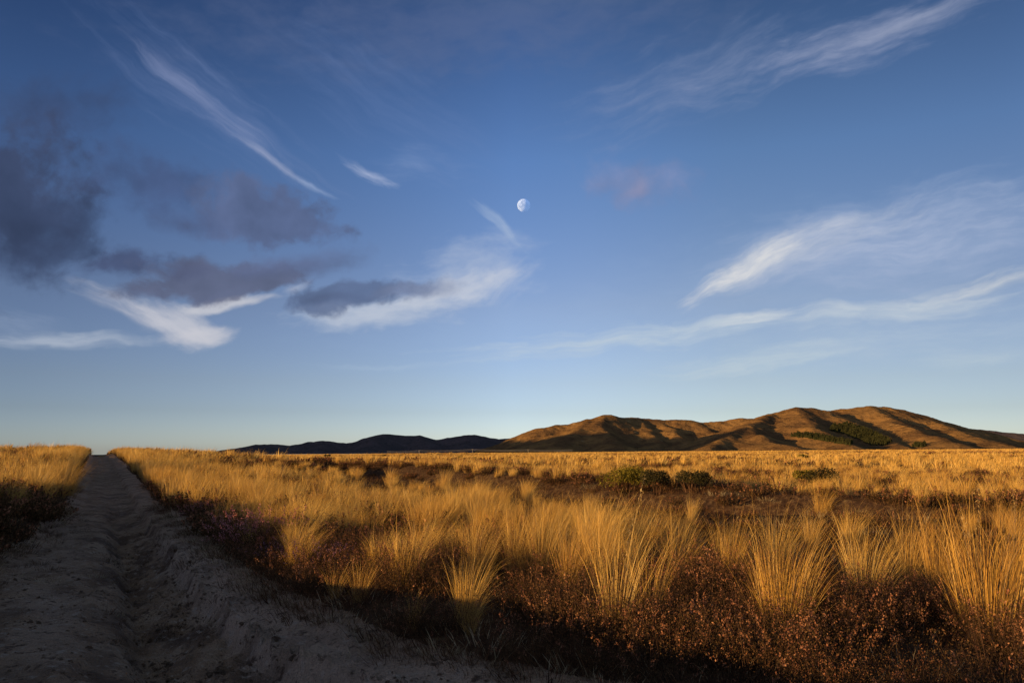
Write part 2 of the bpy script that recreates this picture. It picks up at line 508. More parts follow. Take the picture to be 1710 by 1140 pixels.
def sub_mesh(name, mask, mat):
    q = quads[mask]
    used, inv = np.unique(q.ravel(), return_inverse=True)
    uu_, vv2 = U.ravel()[used], V.ravel()[used]
    hum = sstep(fbm(uu_ * 1.7 + 3, vv2 * .9, 3), .02, .30) * (.35 + .65 * sstep(np.abs(uu_ - .75), .9, .25)) * sstep(vv2, 40, 16)
    rg = np.interp(vv2, [4.5, 5.9, 7.5, 9.2, 13.6, 30], [2.5, 2.0, 1.5, 1.37, 1.31, 1.35])
    wv_ = .16 * perlin(uu_ * 2.1, vv2 * 2.1)
    pale = sstep(uu_ + wv_, rg - .28, rg - .02) * sstep(vv2, 22, 14) * sstep(-uu_ + wv_, -edge_right(vv2) - .1, -edge_right(vv2) + .5)  # paler shelf and lip: light pumice, with the skylight they catch painted in
    crest_ = sstep(np.abs(uu_ + .5 * wv_ - rg + .04), .17, .03) * sstep(perlin(uu_ * 3 + 7, vv2 * 1.9), -.22, .18) * sstep(vv2, 20, 13)
    path = .55 * sstep(np.abs(uu_ + .55 + wv_), .62, .25) * sstep(fbm(uu_ * 1.1, vv2 * .45 + 6, 2), -.30, .15)
    pale = np.clip(.85 * pale + crest_ + path * (1 - hum), 0, 1)
    o = mesh_from(name, allv[used], inv.reshape(-1, 4), mat, attrs={'pale': pale, 'humus': hum * (1 - crest_)})
    return put(o, kind='structure')


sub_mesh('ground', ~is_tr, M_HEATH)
sub_mesh('dirt_track', is_tr, M_DIRT)

# ------------------------------------------------------------------ hills
def hill_material(name, bare, scrub, rock):
    m, n, out = new_mat(name)
    g = n.n('ShaderNodeNewGeometry')
    P = g.outputs['Position']
    n1 = n.n('ShaderNodeTexNoise', {'Vector': P, 'Scale': .006, 'Detail': 8.0, 'Roughness': .62})
    n2 = n.n('ShaderNodeTexNoise', {'Vector': P, 'Scale': .035, 'Detail': 6.0, 'Roughness': .65})
    n3 = n.n('ShaderNodeTexNoise', {'Vector': P, 'Scale': .016, 'Detail': 5.0})
    c = n.mix(n.smooth(n1.outputs[0], .40, .60), bare, scrub)
    c = n.mix(n.m('MULTIPLY', n.smooth(n2.outputs[0], .50, .68), .7), c, tuple(.5 * k for k in scrub[:3]) + (1,))
    c = n.mix(n.m('MULTIPLY', n.smooth(n3.outputs[0], .68, .74), .7), c, rock)
    bp = n.n('ShaderNodeBump', {'Height': n2.outputs[0], 'Strength': .9, 'Distance': 9.0})
    b = n.n('ShaderNodeBsdfDiffuse', {'Color': c, 'Normal': bp.outputs[0]})
    n.put(out.inputs[0], b.outputs[0])
    return m


M_HILL = hill_material('dry_hill_grass', (.22, .124, .048, 1), (.125, .070, .033, 1), (.35, .24, .12, 1))
M_FAR = hill_material('far_hill_scrub', (.10, .075, .075, 1), (.075, .060, .060, 1), (.13, .11, .10, 1))


def ridge_field(GX, GY, ridges, k=9.0):
    """Smooth maximum of roof-shaped ridges. A ridge: points (px, py, dist), slope left side, slope right side."""
    H = np.full(GX.shape, -30.0)
    for pts, sl, sr in ridges:
        P3 = np.array([at_range(*p) for p in pts])
        best = np.full(GX.shape, -1e3)
        for a, b in zip(P3[:-1], P3[1:]):
            e = b - a
            L2 = e[0] ** 2 + e[1] ** 2
            t = np.clip(((GX - a[0]) * e[0] + (GY - a[1]) * e[1]) / L2, 0, 1)
            dx, dy = GX - (a[0] + t * e[0]), GY - (a[1] + t * e[1])
            dd = np.hypot(dx, dy)
            side = (dx > 0) if abs(e[1]) > abs(e[0]) * .6 else (dy > 0)
            s = np.where(side, sr, sl)
            h = a[2] + t * e[2] - s * (np.sqrt(dd ** 2 + 18 ** 2) - 18)
            best = np.maximum(best, h)
        m = np.maximum(H, best)
        H = m + np.log(np.exp((H - m) / k) + np.exp((best - m) / k)) * k * .5
    return H


def hill_object(name, x0, x1, y0, y1, st, ridges, mat, base, namp=1.0, k=9.0):
    gx, gy = np.arange(x0, x1, st), np.arange(y0, y1, st)
    GX, GY = np.meshgrid(gx, gy)
    wx = GX + 24 * perlin(GX * .006, GY * .006) * namp
    wy = GY + 24 * perlin(GX * .006 + 40, GY * .006) * namp
    H = ridge_field(wx, wy, ridges, k)
    rise = np.clip((H + 5) / 60, 0, 1)
    H = H + namp * rise * (9 * fbm(GX * .0075, GY * .0075, 4) - 7 * np.abs(fbm(GX * .013 + .004 * GY, GY * .0042, 4)) + 1.6 * fbm(GX * .05, GY * .05, 3))
    bz = base(GX, GY)
    H = np.where(H > bz, H, bz + (H - bz) * .12)     # a concave foot that dips under the plain
    H = H + 6 * sstep(H, bz + 40, bz) - 3
    i = np.arange(GX.size).reshape(GX.shape)
    q = np.stack([i[:-1, :-1], i[:-1, 1:], i[1:, 1:], i[1:, :-1]], -1).reshape(-1, 4)
    top = H.reshape(-1)
    keep = (top[q] > (bz.reshape(-1)[q] - 12)).any(1)
    q = q[keep]
    used, inv = np.unique(q.ravel(), return_inverse=True)
    vv = np.stack([GX.ravel(), GY.ravel(), top], 1)[used]
    put(mesh_from(name, vv, inv.reshape(-1, 4), mat), kind='structure')
    return lambda x, y: H[np.clip(((y - y0) / st).astype(int), 0, H.shape[0] - 1), np.clip(((x - x0) / st).astype(int), 0, H.shape[1] - 1)]


plain = lambda x, y: .0078 * x - .0023 * y
MAIN = [
    # crest of the left block
    ([(862, 730, 3750), (900, 713, 3650), (925, 709, 3600), (948, 708, 3600), (985, 698, 3600), (1015, 692, 3600), (1030, 696, 3650), (1062, 697, 3700), (1100, 700, 3700), (1130, 699, 3700), (1170, 703, 3700), (1205, 702, 3700), (1240, 699, 3700)], .42, .40),
    # its spurs
    ([(985, 698, 3600), (965, 716, 3350), (930, 742, 3050)], .34, .34),
    ([(1012, 692, 3600), (1000, 706, 3420), (1012, 724, 3220), (1040, 744, 2960)], .36, .62),
    ([(1060, 697, 3700), (1078, 712, 3500), (1102, 735, 3250)], .40, .60),
    ([(1098, 700, 3700), (1120, 714, 3520), (1150, 736, 3250), (1160, 748, 3000)], .36, .50),
    ([(1160, 702, 3700), (1180, 715, 3550), (1200, 728, 3420)], .42, .52),
    # the round spur in front
    ([(1290, 689, 3700), (1270, 699, 3500), (1250, 708, 3330), (1225, 719, 3150), (1205, 733, 2980), (1185, 746, 2800)], .38, .58),
    ([(1250, 708, 3330), (1262, 722, 3120), (1290, 738, 2900), (1330, 748, 2750)], .30, .40),
    # the middle dome and its ridges
    ([(1240, 699, 3700), (1262, 697, 3700), (1290, 688, 3720), (1330, 679, 3750), (1358, 681, 3750), (1378, 685, 3750)], .40, .40),
    ([(1330, 679, 3750), (1345, 700, 3450), (1375, 722, 3150), (1420, 743, 2850)], .34, .42),
    ([(1378, 685, 3750), (1405, 697, 3600), (1440, 711, 3440), (1480, 727, 3250), (1505, 742, 3020)], .33, .62),
    # the right mountain
    ([(1378, 685, 3950), (1400, 683, 4000), (1430, 678, 4000), (1450, 676, 4000), (1480, 679, 4000), (1500, 682, 4000), (1530, 693, 4000), (1590, 710, 4000), (1610, 713, 4000), (1632, 716, 4000), (1680, 730, 4000), (1720, 736, 4000), (1800, 745, 4000)], .36, .40),
    ([(1450, 676, 4000), (1490, 698, 3700), (1530, 716, 3400), (1580, 736, 3050)], .36, .36),
    ([(1530, 693, 4000), (1590, 716, 3650), (1660, 737, 3250)], .34, .34),
]
main_h = hill_object('hills', -250, 3300, 2450, 4700, 7.0, MAIN, M_HILL, plain)
FARL = [
    ([(340, 757, 6500), (370, 751, 6500), (400, 746, 6500), (430, 742, 6500), (465, 740, 6500), (482, 743, 6500), (515, 737, 6500), (560, 736, 6500), (583, 740, 6500), (610, 731, 6500), (640, 724, 6500), (665, 725, 6500), (700, 727, 6500), (725, 733, 6500), (750, 729, 6500), (780, 725, 6500), (800, 726, 6500), (835, 732, 6500), (862, 729, 6500), (900, 731, 6500), (980, 740, 6500)], .35, .35),
    ([(430, 742, 6500), (420, 752, 5900)], .4, .4), ([(640, 724, 6500), (625, 738, 6000), (600, 752, 5500)], .38, .4),
    ([(700, 727, 6500), (720, 742, 6000), (730, 752, 5600)], .38, .42), ([(790, 725, 6500), (775, 742, 6000), (770, 753, 5600)], .38, .4),
    ([(540, 736, 6500), (530, 750, 6000)], .4, .4),
]
hill_object('distant_hills', -2900, 900, 4700, 7300, 22.0, FARL, M_FAR, plain, 1.0, 12.0)
FARR = [([(1560, 740, 6500), (1600, 720, 6500), (1625, 715, 6500), (1650, 717, 6500), (1690, 721, 6500), (1720, 725, 6500), (1800, 735, 6500)], .3, .3)]
hill_object('distant_range', 2500, 5400, 4700, 6400, 26.0, FARR, M_FAR, plain, .6, 12.0)
# unseen range added out west, crest shaped to shade far hills and near foothills
gx, gy = np.arange(-9000, -1000, 55.0), np.arange(1300, 7200, 55.0)
GX, GY = np.meshgrid(gx, gy)
crest = np.interp(GY, [1500, 1944, 2324, 2528, 3500, 4551, 5281, 6200, 6900], [0, 480, 400, 375, 520, 720, 610, 450, 0])
ex = GX + .95 * GY
H = crest * (1 - np.clip(np.abs(ex) / np.where(ex < 0, 2200, .19 * GY), 0, 1)) ** .9
H = H + np.clip(H, 0, 60) / 60 * 30 * fbm(GX * .0025, GY * .0025, 4) - 35
i = np.arange(GX.size).reshape(GX.shape)
put(mesh_from('unseen_shade_range', np.stack([GX.ravel(), GY.ravel(), H.ravel()], 1), np.stack([i[:-1, :-1], i[:-1, 1:], i[1:, 1:], i[1:, :-1]], -1).reshape(-1, 4), M_FAR), kind='structure')

# ------------------------------------------------------------------ vegetation materials
def grass_material(name, dry, golden, pale, base):
    m, n, out = new_mat(name)
    at = n.n('ShaderNodeAttribute', attribute_name='tint')
    al = n.n('ShaderNodeAttribute', attribute_name='along')
    oi = n.n('ShaderNodeObjectInfo')
    g = n.n('ShaderNodeNewGeometry')
    pn = n.n('ShaderNodeTexNoise', {'Vector': g.outputs['Position'], 'Scale': .09, 'Detail': 3.0})
    f = n.m('ADD', n.m('MULTIPLY', at.outputs['Fac'], .52), n.m('MULTIPLY', oi.outputs['Random'], .48))
    c = n.ramp(f, [(.08, dry), (.45, golden), (.92, pale)])
    c = n.mix(n.m('MULTIPLY', n.smooth(pn.outputs[0], .52, .68), .45), c, dry)
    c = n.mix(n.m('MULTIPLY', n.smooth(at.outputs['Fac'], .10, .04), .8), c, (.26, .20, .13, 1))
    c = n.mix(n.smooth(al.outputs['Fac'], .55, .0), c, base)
    d = n.n('ShaderNodeBsdfDiffuse', {'Color': c})
    t = n.n('ShaderNodeBsdfTranslucent', {'Color': c})
    mx = n.n('ShaderNodeMixShader', {0: .28, 1: d.outputs[0], 2: t.outputs[0]})
    gl = n.n('ShaderNodeBsdfGlossy', {'Color': (.9, .85, .7, 1), 'Roughness': .45})
    mx2 = n.n('ShaderNodeMixShader', {0: .03, 1: mx.outputs[0], 2: gl.outputs[0]})
    n.put(out.inputs[0], mx2.outputs[0])
    return m


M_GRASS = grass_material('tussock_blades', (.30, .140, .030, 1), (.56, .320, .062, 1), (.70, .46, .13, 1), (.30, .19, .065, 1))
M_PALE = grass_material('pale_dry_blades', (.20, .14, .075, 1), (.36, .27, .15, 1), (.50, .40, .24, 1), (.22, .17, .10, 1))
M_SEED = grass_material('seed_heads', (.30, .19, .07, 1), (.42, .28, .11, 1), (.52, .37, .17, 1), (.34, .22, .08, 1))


def leaf_material(name, c0, c1, c2, trans=.2):
    m, n, out = new_mat(name)
    at = n.n('ShaderNodeAttribute', attribute_name='tint')
    oi = n.n('ShaderNodeObjectInfo')
    f = n.m('ADD', n.m('MULTIPLY', at.outputs['Fac'], .75), n.m('MULTIPLY', oi.outputs['Random'], .25))
    c = n.ramp(f, [(.1, c0), (.5, c1), (.95, c2)])
    d = n.n('ShaderNodeBsdfDiffuse', {'Color': c})
    t = n.n('ShaderNodeBsdfTranslucent', {'Color': c})
    mx = n.n('ShaderNodeMixShader', {0: trans, 1: d.outputs[0], 2: t.outputs[0]})
    n.put(out.inputs[0], mx.outputs[0])
    return m


M_HEATHER = leaf_material('heather_leaves', (.030, .022, .012, 1), (.075, .046, .021, 1), (.18, .090, .045, 1))
M_STEM = leaf_material('heather_stems', (.030, .017, .012, 1), (.060, .032, .020, 1), (.10, .055, .032, 1), 0.0)
M_BLOOM = leaf_material('faded_heather_bloom', (.12, .048, .030, 1), (.24, .100, .056, 1), (.42, .21, .115, 1))
M_PINK = leaf_material('pink_heather_bloom', (.24, .075, .085, 1), (.38, .145, .155, 1), (.50, .24, .22, 1))
M_VIOLET = leaf_material('violet_heather_bloom', (.10, .045, .085, 1), (.16, .08, .13, 1), (.23, .12, .17, 1))
M_MAT = leaf_material('heath_litter', (.035, .018, .012, 1), (.075, .036, .020, 1), (.17, .095, .045, 1), .1)
M_GREEN = leaf_material('golden_green_leaves', (.060, .050, .010, 1), (.17, .135, .020, 1), (.32, .25, .045, 1))
M_DARK = leaf_material('dark_green_leaves', (.020, .018, .009, 1), (.044, .038, .017, 1), (.09, .072, .03, 1))
M_PINE = leaf_material('pine_needles', (.028, .032, .014, 1), (.050, .052, .022, 1), (.075, .072, .030, 1), 0.05)


# ------------------------------------------------------------------ plant meshes
def blades(n, h, base_r, lean, droop, width, segs, wind, r, hvar=.35, stiff=0.0):
    """n tapering ribbons from one crown: verts, quads, tint, along."""
    az_ = r.uniform(0, 2 * math.pi, n)
    rad = base_r * np.sqrt(r.uniform(0, 1, n))
    L = h * (1 - hvar * r.uniform(0, 1, n) ** 1.3) * (1 + .12 * r.normal(size=n))
    th = np.abs(r.normal(0, lean, n)) * (1 + 1.2 * (r.uniform(0, 1, n) < .10)) + rad / max(base_r, 1e-3) * lean * .55
    out = np.stack([np.cos(az_), np.sin(az_)], 1)
    s = np.linspace(0, 1, segs + 1)
    dr = droop * (.25 + 1.6 * r.uniform(0, 1, n) ** 1.5) * (1 - stiff)
    ang = th[:, None] + dr[:, None] * s[None, :] ** 2.4          # angle from the vertical along the blade
    ds = L[:, None] / segs
    curl = r.normal(0, .75, n)[:, None] * s[None, :] ** 1.5
    ox, oy = np.cos(az_[:, None] + curl), np.sin(az_[:, None] + curl)
    step_ = np.sin(ang[:, :-1]) * ds
    hx_ = np.concatenate([np.zeros((n, 1)), np.cumsum(step_ * ox[:, :-1], 1)], 1)
    hy_ = np.concatenate([np.zeros((n, 1)), np.cumsum(step_ * oy[:, :-1], 1)], 1)
    ver = np.concatenate([np.zeros((n, 1)), np.cumsum(np.cos(ang[:, :-1]) * ds, 1)], 1)
    x = rad[:, None] * out[:, :1] + hx_ + wind[0] * L[:, None] * s ** 1.8
    y = rad[:, None] * out[:, 1:] + hy_ + wind[1] * L[:, None] * s ** 1.8
    cz = np.stack([x, y, ver - .03], -1)
    wa = r.uniform(0, math.pi, n)
    wd = np.stack([np.cos(wa), np.sin(wa), np.zeros(n)], 1)
    wid = width * r.uniform(.6, 1.3, n)[:, None] * (1 - s ** 2.2 * .88)[None, :] / 2
    a, b = cz - wd[:, None, :] * wid[..., None], cz + wd[:, None, :] * wid[..., None]
    vv = np.stack([a, b], 2).reshape(-1, 3)
    base = (np.arange(n) * (segs + 1) * 2)[:, None] + (np.arange(segs) * 2)[None, :]
    q = np.stack([base, base + 1, base + 3, base + 2], -1).reshape(-1, 4)
    tint = np.repeat(r.uniform(0, 1, n), (segs + 1) * 2)
    along = np.tile(np.repeat(s, 2), n)
    return vv, q, tint, along


def leaves(centers, size, r, flat=0.0, ratio=2.2):
    """A small diamond leaf at every centre."""
    n = len(centers)
    d = r.normal(size=(n, 3))
    d[:, 2] = np.abs(d[:, 2]) + .3
    d /= np.linalg.norm(d, axis=1)[:, None]
    e = np.cross(d, r.normal(size=(n, 3)))
    e /= np.linalg.norm(e, axis=1)[:, None] + 1e-9
    sz = size * r.uniform(.6, 1.4, n)[:, None]
    vv = np.stack([centers - d * sz * .5, centers + e * sz * .5 / ratio * 1.0, centers + d * sz * .5, centers - e * sz * .5 / ratio], 1).reshape(-1, 3)
    q = np.arange(n * 4).reshape(-1, 4)
    return vv, q, np.repeat(r.uniform(0, 1, n), 4)


def join(parts):
    """[(verts, quads, tint, along, material index)] into one set of arrays."""
    V_, Q_, T_, A_, M_ = [], [], [], [], []
    k = 0
    for v, q, t, a, m in parts:
        V_.append(v); Q_.append(q + k); T_.append(t); A_.append(a); M_.append(np.full(len(q), m))
        k += len(v)
    return np.concatenate(V_), np.concatenate(Q_), np.concatenate(T_), np.concatenate(A_), np.concatenate(M_)


def tussock_mesh(name, seed, n, h, base_r, lean, droop, width, segs, wind=(.10, .03), stiff=0.0, mat=None, thatch=.35):
    r = np.random.default_rng(seed)
    p1 = blades(n, h, base_r, lean, droop, width, segs, wind, r, stiff=stiff)
    p2 = blades(int(n * thatch), h * .55, base_r * 1.1, lean * 1.7, droop * 1.3, width * .9, max(2, segs - 2), wind, r)
    v, q, t, a, mi = join([(*p1, 0), (*p2, 0)])
    return mesh_from(name, v, q, mat or M_GRASS, attrs={'tint': t, 'along': a})


def seed_stalk_mesh(name, seed, n, h):
    """Tall flower stalks with open seed heads."""
    r = np.random.default_rng(seed)
    v, q, t, a = blades(n, h, .05, .10, .35, .0045, 7, (.12, .02), r, hvar=.15, stiff=.3)
    per = 16
    tips = v.reshape(n, 8, 2, 3).mean(2)
    cs = []
    for k in range(n):
        f = r.uniform(.70, 1.0, 34) * 7
        i = np.minimum(f.astype(int), 6)
        c = tips[k, i] + (tips[k, i + 1] - tips[k, i]) * (f - i)[:, None]
        cs.append(c + r.normal(0, .010, c.shape))
    lv, lq, lt = leaves(np.concatenate(cs), .022, r, ratio=3.5)
    v, q, t, a, mi = join([(v, q, t, a, 0), (lv, lq, lt, np.ones(len(lv)), 0)])
    return mesh_from(name, v, q, M_SEED, attrs={'tint': t, 'along': a})


def heather_meshes(name, seed, shoots, h, spread, bloom, lsize=.016, per=26, wid=.005, bloom_share=.45, apart=False):
    """A heather bush: wiry stems, scale leaves, bloom spikes. Two meshes: bush (stems and leaves) and blooms."""
    r = np.random.default_rng(seed)
    sv, sq, st, sa_ = blades(shoots, h, spread * .45, .45, .25, wid, 4, (.03, .0), r, hvar=.5)
    ctr = sv.reshape(shoots, 5, 2, 3).mean(2)
    lc, bc = [], []
    for k in range(shoots):
        f = r.uniform(.25, 1.0, per) * 4
        i = np.minimum(f.astype(int), 3)
        c = ctr[k, i] + (ctr[k, i + 1] - ctr[k, i]) * (f - i)[:, None] + r.normal(0, .020 * h / .4, (per, 3))
        lc.append(c)
        if r.uniform() < bloom_share:
            nb = per // 2
            f = r.uniform(.80, 1.06, nb)
            c = ctr[k, 3] + (ctr[k, 4] - ctr[k, 3]) * ((f - .75) * 4)[:, None] + r.normal(0, .008, (nb, 3))
            bc.append(c)
    lv, lq, lt = leaves(np.concatenate(lc), lsize, r)
    parts = [(sv, sq, st, sa_, 0), (lv, lq, lt, np.ones(len(lv)), 1)]
    bl = None
    if bc:
        bv, bq, bt = leaves(np.concatenate(bc), lsize * 1.05, r, ratio=1.7)
        if not apart:
            parts.append((bv, bq, bt, np.ones(len(bv)), 2))
    v, q, t, a, mi = join(parts)
    bush = mesh_from(name, v, q, [M_STEM, M_HEATHER, bloom], attrs={'tint': t, 'along': a}, midx=mi)
    if bc and apart:
        bl = mesh_from('bloom', bv, bq, bloom, attrs={'tint': bt, 'along': np.ones(len(bv))})
    return bush, bl


def shrub(name, seed, x, y, rx, ry, h, mat, label, n=2600, lsize=.05, lumps=16, cat='shrub', group=None):
    """A dense rounded shrub: twiggy stems and leafy lumps."""
    r = np.random.default_rng(seed)
    z = float(ground(x, y, False))
    root = bpy.data.objects.new(name, None)
    root.location = (x, y, z)
    put(root, label, cat, group)
    cs = []
    for k in range(lumps):
        a = r.uniform(0, 2 * math.pi)
        d = math.sqrt(r.uniform(0, 1)) * .78
        c = np.array([math.cos(a) * d * rx, math.sin(a) * d * ry, h * (.36 + .46 * math.sqrt(max(0, 1 - d * d)) * r.uniform(.7, 1.1))])
        p = r.normal(size=(n // lumps, 3))
        p /= np.linalg.norm(p, axis=1)[:, None]
        p *= (r.uniform(.45, 1.05, len(p)) ** .5)[:, None] * np.array([rx * .34, ry * .34, h * .27])
        cs.append(c + p)
    cs = np.concatenate(cs)
    cs[:, 2] = np.maximum(cs[:, 2], .03)
    lv, lq, lt = leaves(cs, lsize, r, ratio=2.0)
    C.objects.link(mesh_from('foliage', lv, lq, mat, attrs={'tint': lt, 'along': np.ones(len(lv))}, parent=root))
    sv, sq, st, sa_ = blades(26, h * .8, min(rx, ry) * .35, .5, .3, .03, 4, (0, 0), r)
    C.objects.link(mesh_from('stems', sv, sq, M_STEM, attrs={'tint': st, 'along': sa_}, parent=root))
    return root


# prototypes: near tussocks (real objects are copied from these), and lighter ones for the plain
NEAR = [
    tussock_mesh('tussock', 1, 330, .98, .15, .17, 1.15, .0036, 9, (.17, .03)),
    tussock_mesh('tussock', 2, 430, .92, .19, .19, 1.10, .0036, 9, (.12, .03)),
    tussock_mesh('tussock', 3, 270, 1.04, .11, .15, 1.05, .0036, 9, (.20, .02)),
    tussock_mesh('tussock', 4, 290, .88, .15, .20, 1.55, .0036, 9, (.26, .05)),
    tussock_mesh('tussock', 5, 120, .98, .09, .20, .85, .0040, 9, (.15, .02), thatch=.2),
    tussock_mesh('tussock', 6, 90, .90, .07, .24, 1.00, .0040, 9, (.18, .04), thatch=.2),
]
BASE_H = [float(np.percentile(np.array([v.co.z for v in o.data.vertices]), 98.5)) for o in NEAR]
NEAR_KIND = ['full', 'broad', 'tall', 'drooping', 'thin', 'sparse']
MID = [tussock_mesh('mid_tussock', 21 + k, 110, .88, .15, .20, 1.0, .0105, 6, (.18, .03), thatch=.3) for k in range(4)]
LOW = [tussock_mesh('low_tussock', 31 + k, 52, .86, .22, .22, 1.0, .030, 5, (.16, .03), thatch=.4) for k in range(3)]
VLOW = [tussock_mesh('far_tussock', 41 + k, 60, .95, .75, .30, .8, .10, 3, (.1, 0), thatch=.4) for k in range(3)]
HEATHER = [heather_meshes('heather', 51, 130, .48, .50, M_BLOOM, .013, 26, .004, .32), heather_meshes('heather', 52, 110, .42, .60, M_BLOOM, .012, 26, .004, .5),
           heather_meshes('heather', 53, 130, .46, .45, M_BLOOM, .013, 22, .0045, .10)]
FLOWERING = heather_meshes('heather', 54, 120, .44, .60, M_PINK, .016, 28, .004, .85, True)
HMID = [heather_meshes('mid_heather', 61 + k, 46, .42, .65, M_BLOOM, .045, 22, .012)[0] for k in range(3)]
HLOW = [heather_meshes('low_heather', 65 + k, 24, .50, 1.2, M_BLOOM, .13, 14, .03)[0] for k in range(2)]


def mat_mesh(seed, n, h, r0, width, mat):
    r = np.random.default_rng(seed)
    v, q, t, a = blades(n, h, r0, .75, .5, width, 3, (0, 0), r, hvar=.6)
    return mesh_from('litter', v, q, mat, attrs={'tint': t, 'along': a})


MATS = [mat_mesh(71, 90, .22, .30, .007, M_MAT), mat_mesh(72, 80, .18, .34, .007, M_MAT), mat_mesh(73, 70, .20, .28, .006, M_PALE)]


# ------------------------------------------------------------------ scatter as stuff (one object each, instances of whole meshes)
def scatter(name, protos, pts, rot, scl, pick, label, cat):
    me = bpy.data.meshes.new(name)
    me.vertices.add(len(pts))
    me.vertices.foreach_set('co', np.asarray(pts, np.float32).ravel())
    for k, v, ty in (('rotz', rot, 'FLOAT'), ('scl', scl, 'FLOAT'), ('pick', pick, 'INT')):
        a = me.attributes.new(k, ty, 'POINT')
        a.data.foreach_set('value', np.asarray(v, np.int32 if ty == 'INT' else np.float32))
    o = bpy.data.objects.new(name, me)
    put(o, label, cat, None, 'stuff')
    ng = bpy.data.node_groups.new(name + '_scatter', 'GeometryNodeTree')
    ng.interface.new_socket('Geometry', in_out='INPUT', socket_type='NodeSocketGeometry')
    ng.interface.new_socket('Geometry', in_out='OUTPUT', socket_type='NodeSocketGeometry')
    g = NT(ng)
    gi, go = g.n('NodeGroupInput'), g.n('NodeGroupOutput')
    jn = g.n('GeometryNodeJoinGeometry')
    for p in reversed(protos):
        oi = g.n('GeometryNodeObjectInfo', {'Object': p, 'As Instance': False})
        ti = g.n('GeometryNodeGeometryToInstance', {0: oi.outputs['Geometry']})
        ng.links.new(ti.outputs[0], jn.inputs[0])
    m2p = g.n('GeometryNodeMeshToPoints', {'Mesh': gi.outputs[0]})
    na = lambda nm, ty: g.n('GeometryNodeInputNamedAttribute', {'Name': nm}, data_type=ty).outputs[0]
    cx = g.n('ShaderNodeCombineXYZ', {2: na('rotz', 'FLOAT')})
    e2r = g.n('FunctionNodeEulerToRotation', {0: cx.outputs[0]})
    iop = g.n('GeometryNodeInstanceOnPoints', {'Points': m2p.outputs[0], 'Instance': jn.outputs[0], 'Pick Instance': True, 'Instance Index': na('pick', 'INT'),
                                               'Rotation': e2r.outputs[0], 'Scale': na('scl', 'FLOAT')})
    ng.links.new(iop.outputs[0], go.inputs[0])
    md = o.modifiers.new('scatter', 'NODES')
    md.node_group = ng
    return o


def sector(n_per_m2, d0, d1, r, half=39.0, a_mid=0.0):
    """Random points of a fan in front of the camera."""
    area = RAD(2 * half) / 2 * (d1 ** 2 - d0 ** 2)
    n = int(area * n_per_m2)
    d = np.sqrt(r.uniform(d0 ** 2, d1 ** 2, n))
    a = RAD(a_mid) + r.uniform(-RAD(half), RAD(half), n)
    return d * np.sin(a), d * np.cos(a)


def clump(x, y):
    """Where the tussocks stand thick (0..1)."""
    return sstep(fbm(x * .22 + 7, y * .22, 3), -.35, .35)


def tussock_weight(x, y):
    u, v = to_uv(x, y)
    er, eL = edge_right(v), edge_left(v)
    wgt = .22 + .78 * clump(x, y) * clump(x * 2.3 + 50, y * 2.3)
    off = (u > eL - .35 + .45 * perlin(v * .45, 2.2)) & (u < er + .45 + .3 * perlin(v * .5, 7.7))
    wgt = np.where(off, 0, wgt)
    dip = sstep(np.abs(u - dip_u(v)), 3.8, 2.6) * sstep(v, 110, 60)
    wgt = wgt * (1 - .97 * dip)
    wgt = np.where(u < eL - 1.3, wgt * (.35 + .65 * clump(x * 1.4 + 77, y * .7)), wgt)
    gap = sstep(u, 7.6, 9.6) * sstep(-v, -24, -15) * (u < dip_u(v) + 2.2)
    wgt = wgt * (1 - .80 * gap)
    fur = sstep(u, er + .4, er + .9) * sstep(-u, -er - 6.5, -er - 4) * sstep(v, 8, 12)      # thick fringe beside the track
    wgt = np.maximum(wgt, fur * (.55 + .4 * clump(x * 2.0 + 9, y * 2.0)))
    return wgt


def tussock_size(x, y):
    u, v = to_uv(x, y)
    s = np.full(np.shape(u), .62)
    s = np.where(u < edge_left(v), np.where(u > edge_left(v) - 1.1, .46, .58), s)
    s = np.where((u > edge_right(v)) & (u < edge_right(v) + 5.5), .84, s)
    s = np.where(u > dip_u(v) + 2, .72, s)
    s = s * (1 + .45 * fbm(x * .16 + 31, y * .16, 2))
    return s + .14 * sstep(np.hypot(x, y), 50, 120)


r = np.random.default_rng(5)
n_named = [0]


def tussock_thing(x, y, kind, s, rz, label, group=None, stalk=False, sink=0.02, wide=1.0):
    src = NEAR[kind]
    o = src.copy()
    o.name = 'tussock'
    o.location = (x, y, float(ground(x, y, False)) - sink)
    o.rotation_euler = (0, 0, rz)
    o.scale = (s * wide, s * wide, s)
    put(o, label, 'grass tussock', group)
    if stalk:
        st = seed_stalk_mesh('seed_stalk', int(1000 + abs(x) * 97 + y * 31), 2, BASE_H[kind] * 1.13)
        st.parent = o
        C.objects.link(st)
    return o


